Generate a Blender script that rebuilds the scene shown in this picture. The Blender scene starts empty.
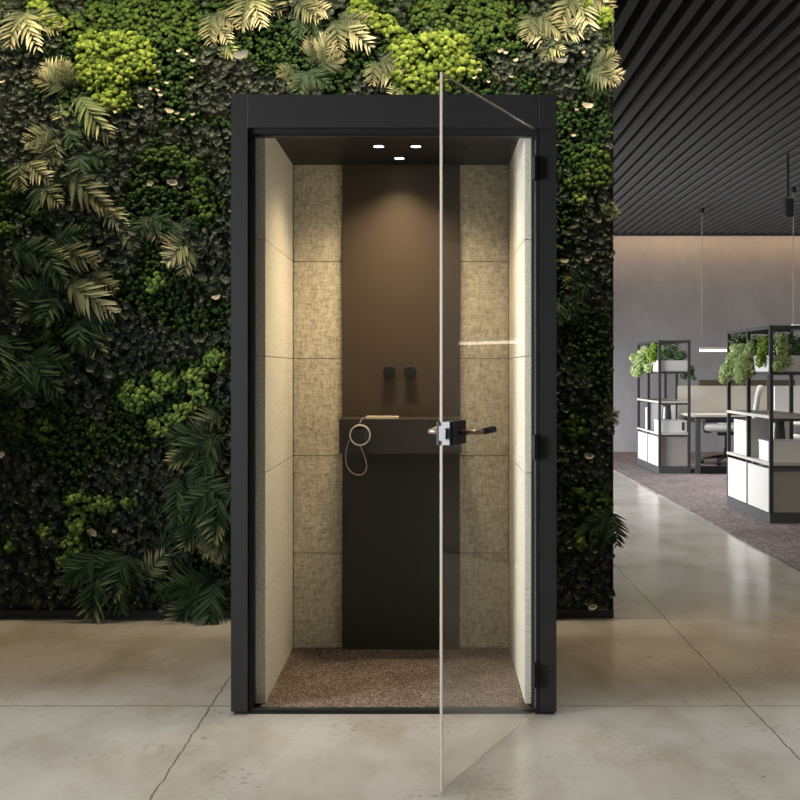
import bpy, bmesh, math, random
import numpy as np
from mathutils import Vector, Matrix, noise as mnoise

random.seed(7)
rng = np.random.default_rng(7)
SC = bpy.context.scene
COL = SC.collection
PI = math.pi

# ------------------------------------------------------------------ camera constants (metres; photo frame 800 x 800)
FPX, CX, HY, CH = 1111.0, 430.0, 371.0, 1.248
def wx(px, d): return (px - CX) * d / FPX
def wz(py, d): return CH + (HY - py) * d / FPX

def lin(r, g, b):
    def f(c):
        c /= 255.0
        return c / 12.92 if c <= 0.04045 else ((c + 0.055) / 1.055) ** 2.4
    return (f(r), f(g), f(b), 1.0)

# ------------------------------------------------------------------ materials
def new_mat(name):
    m = bpy.data.materials.new(name); m.use_nodes = True
    nt = m.node_tree
    for n in list(nt.nodes):
        if n.type not in ('BSDF_PRINCIPLED', 'OUTPUT_MATERIAL'): nt.nodes.remove(n)
    p = next(n for n in nt.nodes if n.type == 'BSDF_PRINCIPLED')
    return m, nt, p

def N(nt, t, **kw):
    n = nt.nodes.new(t)
    for k, v in kw.items():
        if hasattr(n, k) and not k.startswith('in_'): setattr(n, k, v)
    return n

def math_node(nt, op, a, b=None, c=None):
    n = nt.nodes.new('ShaderNodeMath'); n.operation = op
    for i, v in enumerate((a, b, c)):
        if v is None: continue
        if isinstance(v, (int, float)): n.inputs[i].default_value = v
        else: nt.links.new(v, n.inputs[i])
    return n.outputs[0]

def mix_col(nt, fac, a, b, blend='MIX'):
    n = nt.nodes.new('ShaderNodeMix'); n.data_type = 'RGBA'; n.blend_type = blend
    if isinstance(fac, (int, float)): n.inputs[0].default_value = fac
    else: nt.links.new(fac, n.inputs[0])
    for i, v in ((6, a), (7, b)):
        if isinstance(v, tuple): n.inputs[i].default_value = v
        else: nt.links.new(v, n.inputs[i])
    return n.outputs[2]

def noise_tex(nt, scale, detail=3, rough=0.55, stretch=None, coord='Object', dist=0.0):
    tc = nt.nodes.new('ShaderNodeTexCoord')
    src = tc.outputs[coord]
    if stretch:
        mp = nt.nodes.new('ShaderNodeMapping'); mp.inputs['Scale'].default_value = stretch
        nt.links.new(src, mp.inputs['Vector']); src = mp.outputs[0]
    n = nt.nodes.new('ShaderNodeTexNoise')
    n.inputs['Scale'].default_value = scale; n.inputs['Detail'].default_value = detail
    n.inputs['Roughness'].default_value = rough; n.inputs['Distortion'].default_value = dist
    nt.links.new(src, n.inputs['Vector'])
    return n.outputs[0]

def ramp(nt, src, stops):
    r = nt.nodes.new('ShaderNodeValToRGB')
    e = r.color_ramp.elements
    while len(e) < len(stops): e.new(0.5)
    for el, (p, c) in zip(e, stops):
        el.position = p; el.color = c if isinstance(c, tuple) else (c, c, c, 1)
    nt.links.new(src, r.inputs[0])
    return r.outputs[0]

def bump(nt, p, height, strength=0.3, dist=0.01):
    b = nt.nodes.new('ShaderNodeBump')
    b.inputs['Strength'].default_value = strength; b.inputs['Distance'].default_value = dist
    nt.links.new(height, b.inputs['Height']); nt.links.new(b.outputs[0], p.inputs['Normal'])

def simple(name, col, rough=0.5, metal=0.0, var=0.08, scale=20.0, spec=0.5, bmp=0.0):
    m, nt, p = new_mat(name)
    n = noise_tex(nt, scale)
    dark = tuple(c * (1 - var) for c in col[:3]) + (1,)
    light = tuple(min(1, c * (1 + var)) for c in col[:3]) + (1,)
    nt.links.new(mix_col(nt, n, dark, light), p.inputs['Base Color'])
    p.inputs['Roughness'].default_value = rough; p.inputs['Metallic'].default_value = metal
    p.inputs['Specular IOR Level'].default_value = spec
    if bmp: bump(nt, p, noise_tex(nt, scale * 8, 2), bmp, 0.002)
    return m

def emit(name, col, strength):
    m, nt, p = new_mat(name)
    p.inputs['Base Color'].default_value = (0.8, 0.8, 0.8, 1)
    p.inputs['Emission Color'].default_value = col
    p.inputs['Emission Strength'].default_value = strength
    return m

M = {}
M['charcoal'] = simple('charcoal_powder_coat', (0.018, 0.018, 0.0185, 1), 0.5, 0, 0.04, 40, 0.35, 0.05)
M['black'] = simple('black_metal', (0.011, 0.011, 0.012, 1), 0.45, 0, 0.05, 40, 0.3)
M['rail'] = simple('dark_aluminium', (0.06, 0.06, 0.063, 1), 0.3, 0.7, 0.05, 40)
M['steel'] = simple('brushed_steel', (0.27, 0.27, 0.275, 1), 0.42, 1.0, 0.06, 80)
M['bronze'] = simple('bronze_lever', (0.36, 0.27, 0.2, 1), 0.35, 0.8, 0.05, 60)
M['gap'] = simple('dark_lining', (0.02, 0.018, 0.016, 1), 0.9, 0, 0.05, 30)
M['backboard'] = simple('brown_board', (0.056, 0.040, 0.026, 1), 0.42, 0, 0.06, 8, 0.4)
M['lowerboard'] = simple('dark_brown_board', (0.030, 0.026, 0.020, 1), 0.5, 0, 0.05, 8, 0.3)
M['shelfmat'] = simple('dark_counter', (0.034, 0.029, 0.025, 1), 0.45, 0, 0.05, 8, 0.4)
M['roofdark'] = simple('dark_cabin_ceiling', (0.009, 0.008, 0.007, 1), 0.5, 0, 0.05, 12, 0.4)
M['white'] = simple('white_plastic', (0.78, 0.77, 0.75, 1), 0.4, 0, 0.02, 10)
M['offwhite'] = simple('offwhite_laminate', (0.66, 0.645, 0.60, 1), 0.45, 0, 0.02, 10)
M['board'] = simple('greige_shelf_board', (0.50, 0.475, 0.43, 1), 0.5, 0, 0.04, 10)
M['panelgrey'] = simple('grey_back_panel', (0.52, 0.51, 0.50, 1), 0.6, 0, 0.05, 6)
M['endpanel'] = simple('taupe_end_panel', (0.36, 0.335, 0.295, 1), 0.6, 0, 0.03, 6)
M['frame'] = simple('dark_grey_frame', (0.035, 0.035, 0.036, 1), 0.5, 0, 0.05, 30)
M['plinth'] = simple('grey_plinth', (0.06, 0.063, 0.063, 1), 0.55, 0, 0.05, 30)
M['concretebox'] = simple('pale_planter_box', (0.60, 0.585, 0.55, 1), 0.7, 0, 0.08, 40)
M['screen'] = simple('beige_screen_fabric', (0.52, 0.475, 0.41, 1), 0.85, 0, 0.05, 90)
M['chairgrey'] = simple('light_grey_upholstery', (0.46, 0.455, 0.44, 1), 0.85, 0, 0.06, 90)
M['chairblack'] = simple('black_chair_plastic', (0.02, 0.02, 0.022, 1), 0.45, 0, 0.05, 30)
M['vase'] = simple('dark_grey_vase', (0.06, 0.058, 0.056, 1), 0.25, 0, 0.15, 15)
M['ochre'] = simple('brown_tray', (0.055, 0.04, 0.022, 1), 0.6, 0, 0.3, 12)
M['cord'] = simple('grey_cord', (0.25, 0.22, 0.19, 1), 0.6, 0, 0.05, 60)
M['ringmat'] = simple('pale_rim', (0.42, 0.40, 0.36, 1), 0.4, 0, 0.03, 60)
M['phone'] = simple('pale_phone_shell', (0.74, 0.66, 0.53, 1), 0.35, 0, 0.03, 60)
M['stem'] = simple('stem_green', (0.05, 0.08, 0.025, 1), 0.7, 0, 0.1, 40)
M['soil'] = simple('potting_soil', (0.02, 0.016, 0.012, 1), 0.95, 0, 0.2, 60)
M['lens'] = emit('downlight_lens', (1, 0.93, 0.82, 1), 9.0)
M['led'] = emit('pendant_led', (1, 0.9, 0.74, 1), 2.2)

# felt of the acoustic panels
def felt_mat():
    m, nt, p = new_mat('cream_felt')
    a = noise_tex(nt, 95, 3, 0.65, (1, 1, 0.35))
    b = noise_tex(nt, 95, 3, 0.65, (0.3, 0.3, 1.2))
    c = noise_tex(nt, 260, 2, 0.7)
    s = math_node(nt, 'ADD', math_node(nt, 'MULTIPLY', a, 0.4), math_node(nt, 'MULTIPLY', b, 0.35))
    s = math_node(nt, 'ADD', s, math_node(nt, 'MULTIPLY', c, 0.25))
    col = ramp(nt, s, [(0.36, (0.26, 0.225, 0.16, 1)), (0.50, (0.50, 0.455, 0.35, 1)), (0.62, (0.68, 0.635, 0.51, 1))])
    nt.links.new(col, p.inputs['Base Color'])
    p.inputs['Roughness'].default_value = 0.95; p.inputs['Specular IOR Level'].default_value = 0.1
    bump(nt, p, s, 0.35, 0.004)
    return m
M['felt'] = felt_mat()

def felt_lit():  # same felt; the brighter look of the lit side walls is in its colour
    m, nt, p = new_mat('cream_felt_lit')
    a = noise_tex(nt, 110, 3, 0.65)
    col = ramp(nt, a, [(0.36, (0.54, 0.51, 0.42, 1)), (0.65, (0.74, 0.71, 0.60, 1))])
    nt.links.new(col, p.inputs['Base Color'])
    p.inputs['Roughness'].default_value = 0.95; p.inputs['Specular IOR Level'].default_value = 0.1
    bump(nt, p, a, 0.2, 0.003)
    return m
M['feltside'] = felt_lit()

def carpet_mat(name, c1, c2, c3, s1, s2):
    m, nt, p = new_mat(name)
    a = noise_tex(nt, s1, 2, 0.7); b = noise_tex(nt, s2, 4, 0.6)
    col = ramp(nt, a, [(0.36, c1), (0.5, c2), (0.66, c3)])
    col = mix_col(nt, ramp(nt, b, [(0.35, 0.0), (0.7, 0.55)]), col, c1)
    nt.links.new(col, p.inputs['Base Color'])
    p.inputs['Roughness'].default_value = 1.0; p.inputs['Specular IOR Level'].default_value = 0.05
    bump(nt, p, a, 0.6, 0.006)
    return m
M['matcarpet'] = carpet_mat('speckled_carpet', (0.06, 0.042, 0.035, 1), (0.17, 0.135, 0.11, 1), (0.52, 0.44, 0.38, 1), 170, 5)
M['officecarpet'] = carpet_mat('mauve_carpet', (0.12, 0.098, 0.10, 1), (0.22, 0.187, 0.19, 1), (0.34, 0.30, 0.302, 1), 38, 2.2)

def concrete_floor():
    m, nt, p = new_mat('polished_concrete')
    tc = nt.nodes.new('ShaderNodeTexCoord')
    sep = nt.nodes.new('ShaderNodeSeparateXYZ'); nt.links.new(tc.outputs['Object'], sep.inputs[0])
    big = noise_tex(nt, 0.9, 4, 0.55)
    mid = noise_tex(nt, 3.2, 5, 0.6, (1.0, 0.55, 1.0))
    fine = noise_tex(nt, 40, 4, 0.6)
    col = ramp(nt, big, [(0.3, (0.37, 0.355, 0.325, 1)), (0.7, (0.49, 0.475, 0.445, 1))])
    stain = mix_col(nt, 1.0, col, (0.72, 0.68, 0.60, 1), 'MULTIPLY')
    col = mix_col(nt, ramp(nt, mid, [(0.42, 0.0), (0.72, 1.0)]), col, stain)
    grit = math_node(nt, 'MULTIPLY', ramp(nt, fine, [(0.54, 0.0), (0.68, 1.0)]), ramp(nt, noise_tex(nt, 2.4, 2), [(0.46, 0.0), (0.66, 0.7)]))
    col = mix_col(nt, grit, col, (0.19, 0.17, 0.14, 1))
    pit = noise_tex(nt, 11, 1, 0.4)
    col = mix_col(nt, ramp(nt, pit, [(0.78, 0.0), (0.83, 0.7)]), col, (0.10, 0.085, 0.07, 1))
    wob = math_node(nt, 'MULTIPLY', math_node(nt, 'SUBTRACT', noise_tex(nt, 14, 3), 0.5), 0.022)
    xw = math_node(nt, 'ADD', sep.outputs[0], wob); yw = math_node(nt, 'ADD', sep.outputs[1], wob)
    line = None
    for src, vals, w in ((xw, (-2.82, -0.816, 1.187), 0.0032), (yw, (-0.285, 1.19, 2.665, 4.14, 5.615, 7.09), 0.0045)):
        for v in vals:
            d = math_node(nt, 'ABSOLUTE', math_node(nt, 'SUBTRACT', src, v))
            h = math_node(nt, 'LESS_THAN', d, w)
            line = h if line is None else math_node(nt, 'MAXIMUM', line, h)
    col = mix_col(nt, math_node(nt, 'MULTIPLY', line, 0.75), col, (0.09, 0.065, 0.04, 1))
    nt.links.new(col, p.inputs['Base Color'])
    p.inputs['Roughness'].default_value = 0.19
    p.inputs['Specular IOR Level'].default_value = 0.5
    hgt = math_node(nt, 'SUBTRACT', math_node(nt, 'MULTIPLY', mid, 0.4), line)
    bump(nt, p, hgt, 0.05, 0.003)
    return m
M['concrete'] = concrete_floor()

def plaster():
    m, nt, p = new_mat('mauve_plaster')
    a = noise_tex(nt, 0.9, 6, 0.6, (1, 1, 0.6), dist=0.5); b = noise_tex(nt, 7, 5, 0.6)
    col = ramp(nt, a, [(0.3, (0.165, 0.155, 0.158, 1)), (0.7, (0.255, 0.245, 0.25, 1))])
    col = mix_col(nt, ramp(nt, b, [(0.4, 0.0), (0.75, 0.35)]), col, (0.16, 0.15, 0.148, 1))
    nt.links.new(col, p.inputs['Base Color']); p.inputs['Roughness'].default_value = 0.9
    bump(nt, p, b, 0.12, 0.01)
    return m
M['plaster'] = plaster()
M['slat'] = simple('charcoal_slat', (0.062, 0.061, 0.060, 1), 0.7, 0, 0.06, 12, 0.3)
M['ceilback'] = simple('black_ceiling_backing', (0.012, 0.012, 0.012, 1), 0.9, 0, 0.05, 10)

def glass_mat():
    m, nt, p = new_mat('clear_glass')
    nt.nodes.remove(p)
    out = next(n for n in nt.nodes if n.type == 'OUTPUT_MATERIAL')
    lw = nt.nodes.new('ShaderNodeLayerWeight'); lw.inputs['Blend'].default_value = 0.5
    f = math_node(nt, 'POWER', lw.outputs['Facing'], 5.0)
    f = math_node(nt, 'ADD', math_node(nt, 'MULTIPLY', f, 0.85), 0.035)
    tr = nt.nodes.new('ShaderNodeBsdfTransparent'); tr.inputs[0].default_value = (0.965, 0.97, 0.965, 1)
    gl = nt.nodes.new('ShaderNodeBsdfGlossy'); gl.inputs['Roughness'].default_value = 0.0
    gl.inputs['Color'].default_value = (0.95, 0.95, 0.95, 1)
    mx = nt.nodes.new('ShaderNodeMixShader')
    nt.links.new(f, mx.inputs[0]); nt.links.new(tr.outputs[0], mx.inputs[1]); nt.links.new(gl.outputs[0], mx.inputs[2])
    nt.links.new(mx.outputs[0], out.inputs[0])
    return m
M['glass'] = glass_mat()
M['glassedge'] = simple('polished_glass_edge', (0.50, 0.45, 0.37, 1), 0.3, 0, 0.04, 30)

def island_mat(name, stops, rough=0.7, attr=None, attr_col=None, attr_amt=0.5, fine=None, spec=0.3):
    """plant colour that differs from leaf to leaf"""
    m, nt, p = new_mat(name)
    g = nt.nodes.new('ShaderNodeNewGeometry')
    col = ramp(nt, g.outputs['Random Per Island'], stops)
    if fine:
        f = noise_tex(nt, fine, 2)
        dk = mix_col(nt, 1.0, col, (0.55, 0.6, 0.45, 1), 'MULTIPLY')
        col = mix_col(nt, ramp(nt, f, [(0.38, 0.8), (0.6, 0.0)]), col, dk)
    if attr:
        a = nt.nodes.new('ShaderNodeAttribute'); a.attribute_name = attr
        col = mix_col(nt, math_node(nt, 'MULTIPLY', a.outputs['Fac'], attr_amt), col, attr_col)
    nt.links.new(col, p.inputs['Base Color'])
    p.inputs['Roughness'].default_value = rough; p.inputs['Specular IOR Level'].default_value = spec
    if fine: bump(nt, p, noise_tex(nt, fine * 1.6, 2), 0.8, 0.006)
    return m
M['rosette'] = island_mat('dark_round_leaves', [(0.0, (0.011, 0.019, 0.012, 1)), (0.45, (0.019, 0.031, 0.020, 1)), (0.85, (0.034, 0.052, 0.033, 1)), (1.0, (0.085, 0.10, 0.065, 1))], 0.42, 'rim', (0.10, 0.115, 0.085, 1), 0.22)
M['darkmoss'] = island_mat('dark_green_moss', [(0.0, (0.014, 0.036, 0.009, 1)), (0.6, (0.028, 0.068, 0.015, 1)), (1.0, (0.056, 0.115, 0.025, 1))], 0.9, fine=160)
M['lime'] = island_mat('lime_moss', [(0.0, (0.07, 0.12, 0.014, 1)), (0.55, (0.155, 0.23, 0.03, 1)), (1.0, (0.31, 0.38, 0.08, 1))], 0.9, fine=190)
M['grass'] = island_mat('grass_green_moss', [(0.0, (0.034, 0.066, 0.012, 1)), (0.6, (0.058, 0.105, 0.018, 1)), (1.0, (0.095, 0.15, 0.028, 1))], 0.9, fine=190)
M['sage'] = island_mat('sage_green_moss', [(0.0, (0.13, 0.23, 0.055, 1)), (0.6, (0.20, 0.31, 0.075, 1)), (1.0, (0.27, 0.38, 0.10, 1))], 0.9, fine=190)
M['petal'] = island_mat('pale_dried_leaf', [(0.0, (0.33, 0.275, 0.21, 1)), (1.0, (0.45, 0.40, 0.32, 1))], 0.6)
M['greyleaf'] = island_mat('silver_grey_leaf', [(0.0, (0.13, 0.13, 0.125, 1)), (1.0, (0.17, 0.165, 0.165, 1))], 0.6)
M['foliage_light'] = island_mat('light_trailing_leaf', [(0.0, (0.21, 0.31, 0.09, 1)), (0.6, (0.36, 0.47, 0.17, 1)), (1.0, (0.55, 0.62, 0.32, 1))], 0.6)
M['foliage_bright'] = island_mat('bright_green_leaf', [(0.0, (0.07, 0.14, 0.012, 1)), (0.6, (0.15, 0.26, 0.02, 1)), (1.0, (0.26, 0.38, 0.04, 1))], 0.6)
M['foliage_dark'] = island_mat('dark_shrub_leaf', [(0.0, (0.02, 0.05, 0.015, 1)), (0.6, (0.05, 0.10, 0.03, 1)), (1.0, (0.12, 0.18, 0.06, 1))], 0.6)

def fern_mat(name, base, mid, tip, pos=(0.08, 0.45, 0.85)):
    m, nt, p = new_mat(name)
    a = nt.nodes.new('ShaderNodeAttribute'); a.attribute_name = 'along'
    n = noise_tex(nt, 60, 2)
    v = math_node(nt, 'ADD', a.outputs['Fac'], math_node(nt, 'MULTIPLY', math_node(nt, 'SUBTRACT', n, 0.5), 0.35))
    nt.links.new(ramp(nt, v, [(pos[0], base), (pos[1], mid), (pos[2], tip)]), p.inputs['Base Color'])
    p.inputs['Roughness'].default_value = 0.6; p.inputs['Specular IOR Level'].default_value = 0.3
    return m
M['fern_cream'] = fern_mat('cream_fern', (0.05, 0.075, 0.025, 1), (0.23, 0.245, 0.12, 1), (0.52, 0.49, 0.32, 1))
M['fern_tan'] = fern_mat('tan_fern', (0.018, 0.036, 0.014, 1), (0.072, 0.088, 0.040, 1), (0.24, 0.225, 0.12, 1))
M['fern_green'] = fern_mat('pale_green_fern', (0.035, 0.065, 0.022, 1), (0.14, 0.185, 0.07, 1), (0.38, 0.38, 0.20, 1))
M['fern_dark'] = fern_mat('dark_green_fern', (0.008, 0.026, 0.009, 1), (0.016, 0.044, 0.014, 1), (0.032, 0.070, 0.020, 1))
M['fern_edge'] = fern_mat('pale_edged_dark_fern', (0.008, 0.025, 0.009, 1), (0.019, 0.050, 0.016, 1), (0.34, 0.36, 0.15, 1), (0.08, 0.66, 1.0))

# ------------------------------------------------------------------ object helpers
def empty(name, loc, label, cat, group=None, rotz=0.0):
    o = bpy.data.objects.new(name, None); COL.objects.link(o)
    o.empty_display_size = 0.1
    o.location = loc; o.rotation_euler = (0, 0, rotz)
    o['label'] = label; o['category'] = cat
    if group: o['group'] = group
    return o

def tag(o, label, cat, group=None, kind=None):
    o['label'] = label; o['category'] = cat
    if group: o['group'] = group
    if kind: o['kind'] = kind
    return o

def root_of(o):
    while o.parent: o = o.parent
    return o

def obj(name, bm, mat, parent=None, local=False, smooth=False, bevel=0.0, seg=2, origin=None):
    """one mesh object; vertices in world metres unless local"""
    if bevel > 0:
        es = [e for e in bm.edges if len(e.link_faces) == 2 and e.calc_face_angle(0) > 0.5]
        bmesh.ops.bevel(bm, geom=es, offset=bevel, segments=seg, affect='EDGES', profile=0.5, clamp_overlap=True)
    if parent is not None and not local:
        bmesh.ops.translate(bm, vec=-Vector(root_of(parent).location), verts=bm.verts)
    if parent is None and origin is not None:
        bmesh.ops.translate(bm, vec=-Vector(origin), verts=bm.verts)
    bmesh.ops.recalc_face_normals(bm, faces=bm.faces)
    me = bpy.data.meshes.new(name); bm.to_mesh(me); bm.free()
    me.materials.append(mat)
    if smooth:
        for p in me.polygons: p.use_smooth = True
    o = bpy.data.objects.new(name, me); COL.objects.link(o)
    if parent is not None: o.parent = parent
    elif origin is not None: o.location = origin
    return o

def hexa(bm, pts):
    """eight corner points: lower four in order, upper four in order"""
    vs = [bm.verts.new(p) for p in pts]
    for f in ((3, 2, 1, 0), (4, 5, 6, 7), (0, 1, 5, 4), (1, 2, 6, 5), (2, 3, 7, 6), (3, 0, 4, 7)):
        bm.faces.new([vs[i] for i in f])

def box(x0, x1, y0, y1, z0, z1, bm=None):
    bm = bm or bmesh.new()
    hexa(bm, [(x0, y0, z0), (x1, y0, z0), (x1, y1, z0), (x0, y1, z0), (x0, y0, z1), (x1, y0, z1), (x1, y1, z1), (x0, y1, z1)])
    return bm

def tube(pts, r, bm=None, n=8, caps=True):
    bm = bm or bmesh.new()
    pts = [Vector(p) for p in pts]
    rs = r if isinstance(r, (list, tuple)) else [r] * len(pts)
    rings = []
    up = None
    for i, p in enumerate(pts):
        t = (pts[min(i + 1, len(pts) - 1)] - pts[max(i - 1, 0)]).normalized()
        if up is None:
            up = Vector((0, 0, 1)) if abs(t.z) < 0.9 else Vector((1, 0, 0))
        a = t.cross(up).normalized(); b = a.cross(t).normalized(); up = b
        rings.append([bm.verts.new(p + (a * math.cos(2 * PI * k / n) + b * math.sin(2 * PI * k / n)) * rs[i]) for k in range(n)])
    for r0, r1 in zip(rings, rings[1:]):
        for k in range(n):
            bm.faces.new((r0[k], r0[(k + 1) % n], r1[(k + 1) % n], r1[k]))
    if caps:
        bm.faces.new(rings[0][::-1]); bm.faces.new(rings[-1])
    return bm

def lathe(profile, center, axis='Z', n=24, bm=None):
    """profile: (radius, height) list; closed with caps where radius is 0"""
    bm = bm or bmesh.new()
    c = Vector(center)
    def P(r, h, k):
        a = 2 * PI * k / n; x, y = r * math.cos(a), r * math.sin(a)
        if axis == 'Z': return c + Vector((x, y, h))
        if axis == 'Y': return c + Vector((x, h, y))
        return c + Vector((h, x, y))
    rows = []
    for r, h in profile:
        if r < 1e-6: rows.append([bm.verts.new(P(0, h, 0))])
        else: rows.append([bm.verts.new(P(r, h, k)) for k in range(n)])
    for a, b in zip(rows, rows[1:]):
        for k in range(n):
            k2 = (k + 1) % n
            if len(a) == 1 and len(b) == 1: continue
            if len(a) == 1: bm.faces.new((a[0], b[k], b[k2]))
            elif len(b) == 1: bm.faces.new((a[k], b[0], a[k2]))
            else: bm.faces.new((a[k], b[k], b[k2], a[k2]))
    return bm

def np_mesh(name, V, T, mat, attr=None, smooth=True):
    me = bpy.data.meshes.new(name)
    V = np.ascontiguousarray(V, dtype=np.float32); T = np.ascontiguousarray(T, dtype=np.int32)
    nv, nf = len(V), len(T)
    me.vertices.add(nv); me.vertices.foreach_set('co', V.ravel())
    me.loops.add(nf * 3); me.loops.foreach_set('vertex_index', T.ravel())
    me.polygons.add(nf)
    me.polygons.foreach_set('loop_start', np.arange(0, nf * 3, 3, dtype=np.int32))
    if smooth: me.polygons.foreach_set('use_smooth', np.ones(nf, dtype=bool))
    if attr:
        a = me.attributes.new(attr[0], 'FLOAT', 'POINT'); a.data.foreach_set('value', np.ascontiguousarray(attr[1], dtype=np.float32))
    me.update(calc_edges=True); me.validate()
    me.materials.append(mat)
    return me

def link(name, me, parent=None, loc=(0, 0, 0)):
    o = bpy.data.objects.new(name, me); COL.objects.link(o); o.location = loc
    if parent is not None: o.parent = parent
    return o

def scatter(V0, T0, R, P, S):
    """copies of a small template (many leaves in one mesh)"""
    k, n = len(P), len(V0)
    V = np.einsum('kij,nj->kni', R, V0) * S[:, None, None] + P[:, None, :]
    T = (T0[None] + (np.arange(k) * n)[:, None, None]).reshape(-1, 3)
    return V.reshape(-1, 3), T

def frames(Z, roll):
    """rotation matrices whose third column is Z"""
    Z = Z / np.linalg.norm(Z, axis=1, keepdims=True)
    ref = np.tile(np.array([0.0, 0.0, 1.0]), (len(Z), 1)); ref[np.abs(Z[:, 2]) > 0.9] = (1, 0, 0)
    X = np.cross(ref, Z); X /= np.linalg.norm(X, axis=1, keepdims=True)
    Y = np.cross(Z, X)
    c, s = np.cos(roll)[:, None], np.sin(roll)[:, None]
    return np.stack([X * c + Y * s, -X * s + Y * c, Z], axis=2)

def ico(sub):
    bm = bmesh.new(); bmesh.ops.create_icosphere(bm, subdivisions=sub, radius=1.0)
    bm.verts.ensure_lookup_table()
    V = np.array([v.co[:] for v in bm.verts]); T = np.array([[v.index for v in f.verts] for f in bm.faces]); bm.free()
    return V, T

# ------------------------------------------------------------------ the setting
o = obj('floor', box(-5.5, 11, -4, 17.0, -0.1, 0.0), M['concrete']); o['kind'] = 'structure'
o = obj('carpet', box(2.3, 10.5, 6.2, 17.0, 0.0, 0.012), M['officecarpet'])
o['kind'] = 'structure'
o['label'] = 'mauve grey speckled office carpet under the shelving units'; o['category'] = 'carpet'
o = obj('wall_back', box(-3, 11, 17.0, 17.2, 0, 3.9), M['plaster']); o['kind'] = 'structure'
o = obj('wall_right', box(10.8, 11, -4, 17.0, 0, 3.9), M['plaster']); o['kind'] = 'structure'

bm = bmesh.new()
for k in range(-44, 89):                                   # dark baffles running away from the camera
    x = 0.035 + k * 0.1215
    box(x - 0.03, x + 0.03, -3.9, 16.58, 3.30, 3.40, bm)
o = obj('ceiling', bm, M['slat']); o['kind'] = 'structure'
o = obj('ceiling_backing', box(-5.5, 10.8, -4, 16.58, 3.44, 3.5), M['ceilback']); o['kind'] = 'structure'
o = obj('trim_3', box(-3, 10.8, 16.581, 16.60, 3.265, 3.34), M['frame']); o['kind'] = 'structure'

# planted wall: backing, foot rail and edge strip
WY = 5.65                                                  # face of the backing
XR = wx(613, WY)
o = obj('wall_front', box(-3.2, XR - 0.004, WY, WY + 0.16, 0.0, 3.30), M['gap']); o['kind'] = 'structure'
o = obj('trim_1', box(-3.2, XR - 0.002, WY - 0.035, WY, 0.0, 0.038), M['frame'], bevel=0.003); o['kind'] = 'structure'
o = obj('trim_2', box(XR - 0.004, XR, WY - 0.012, WY + 0.16, 0.0, 3.30), M['rail']); o['kind'] = 'structure'

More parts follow.
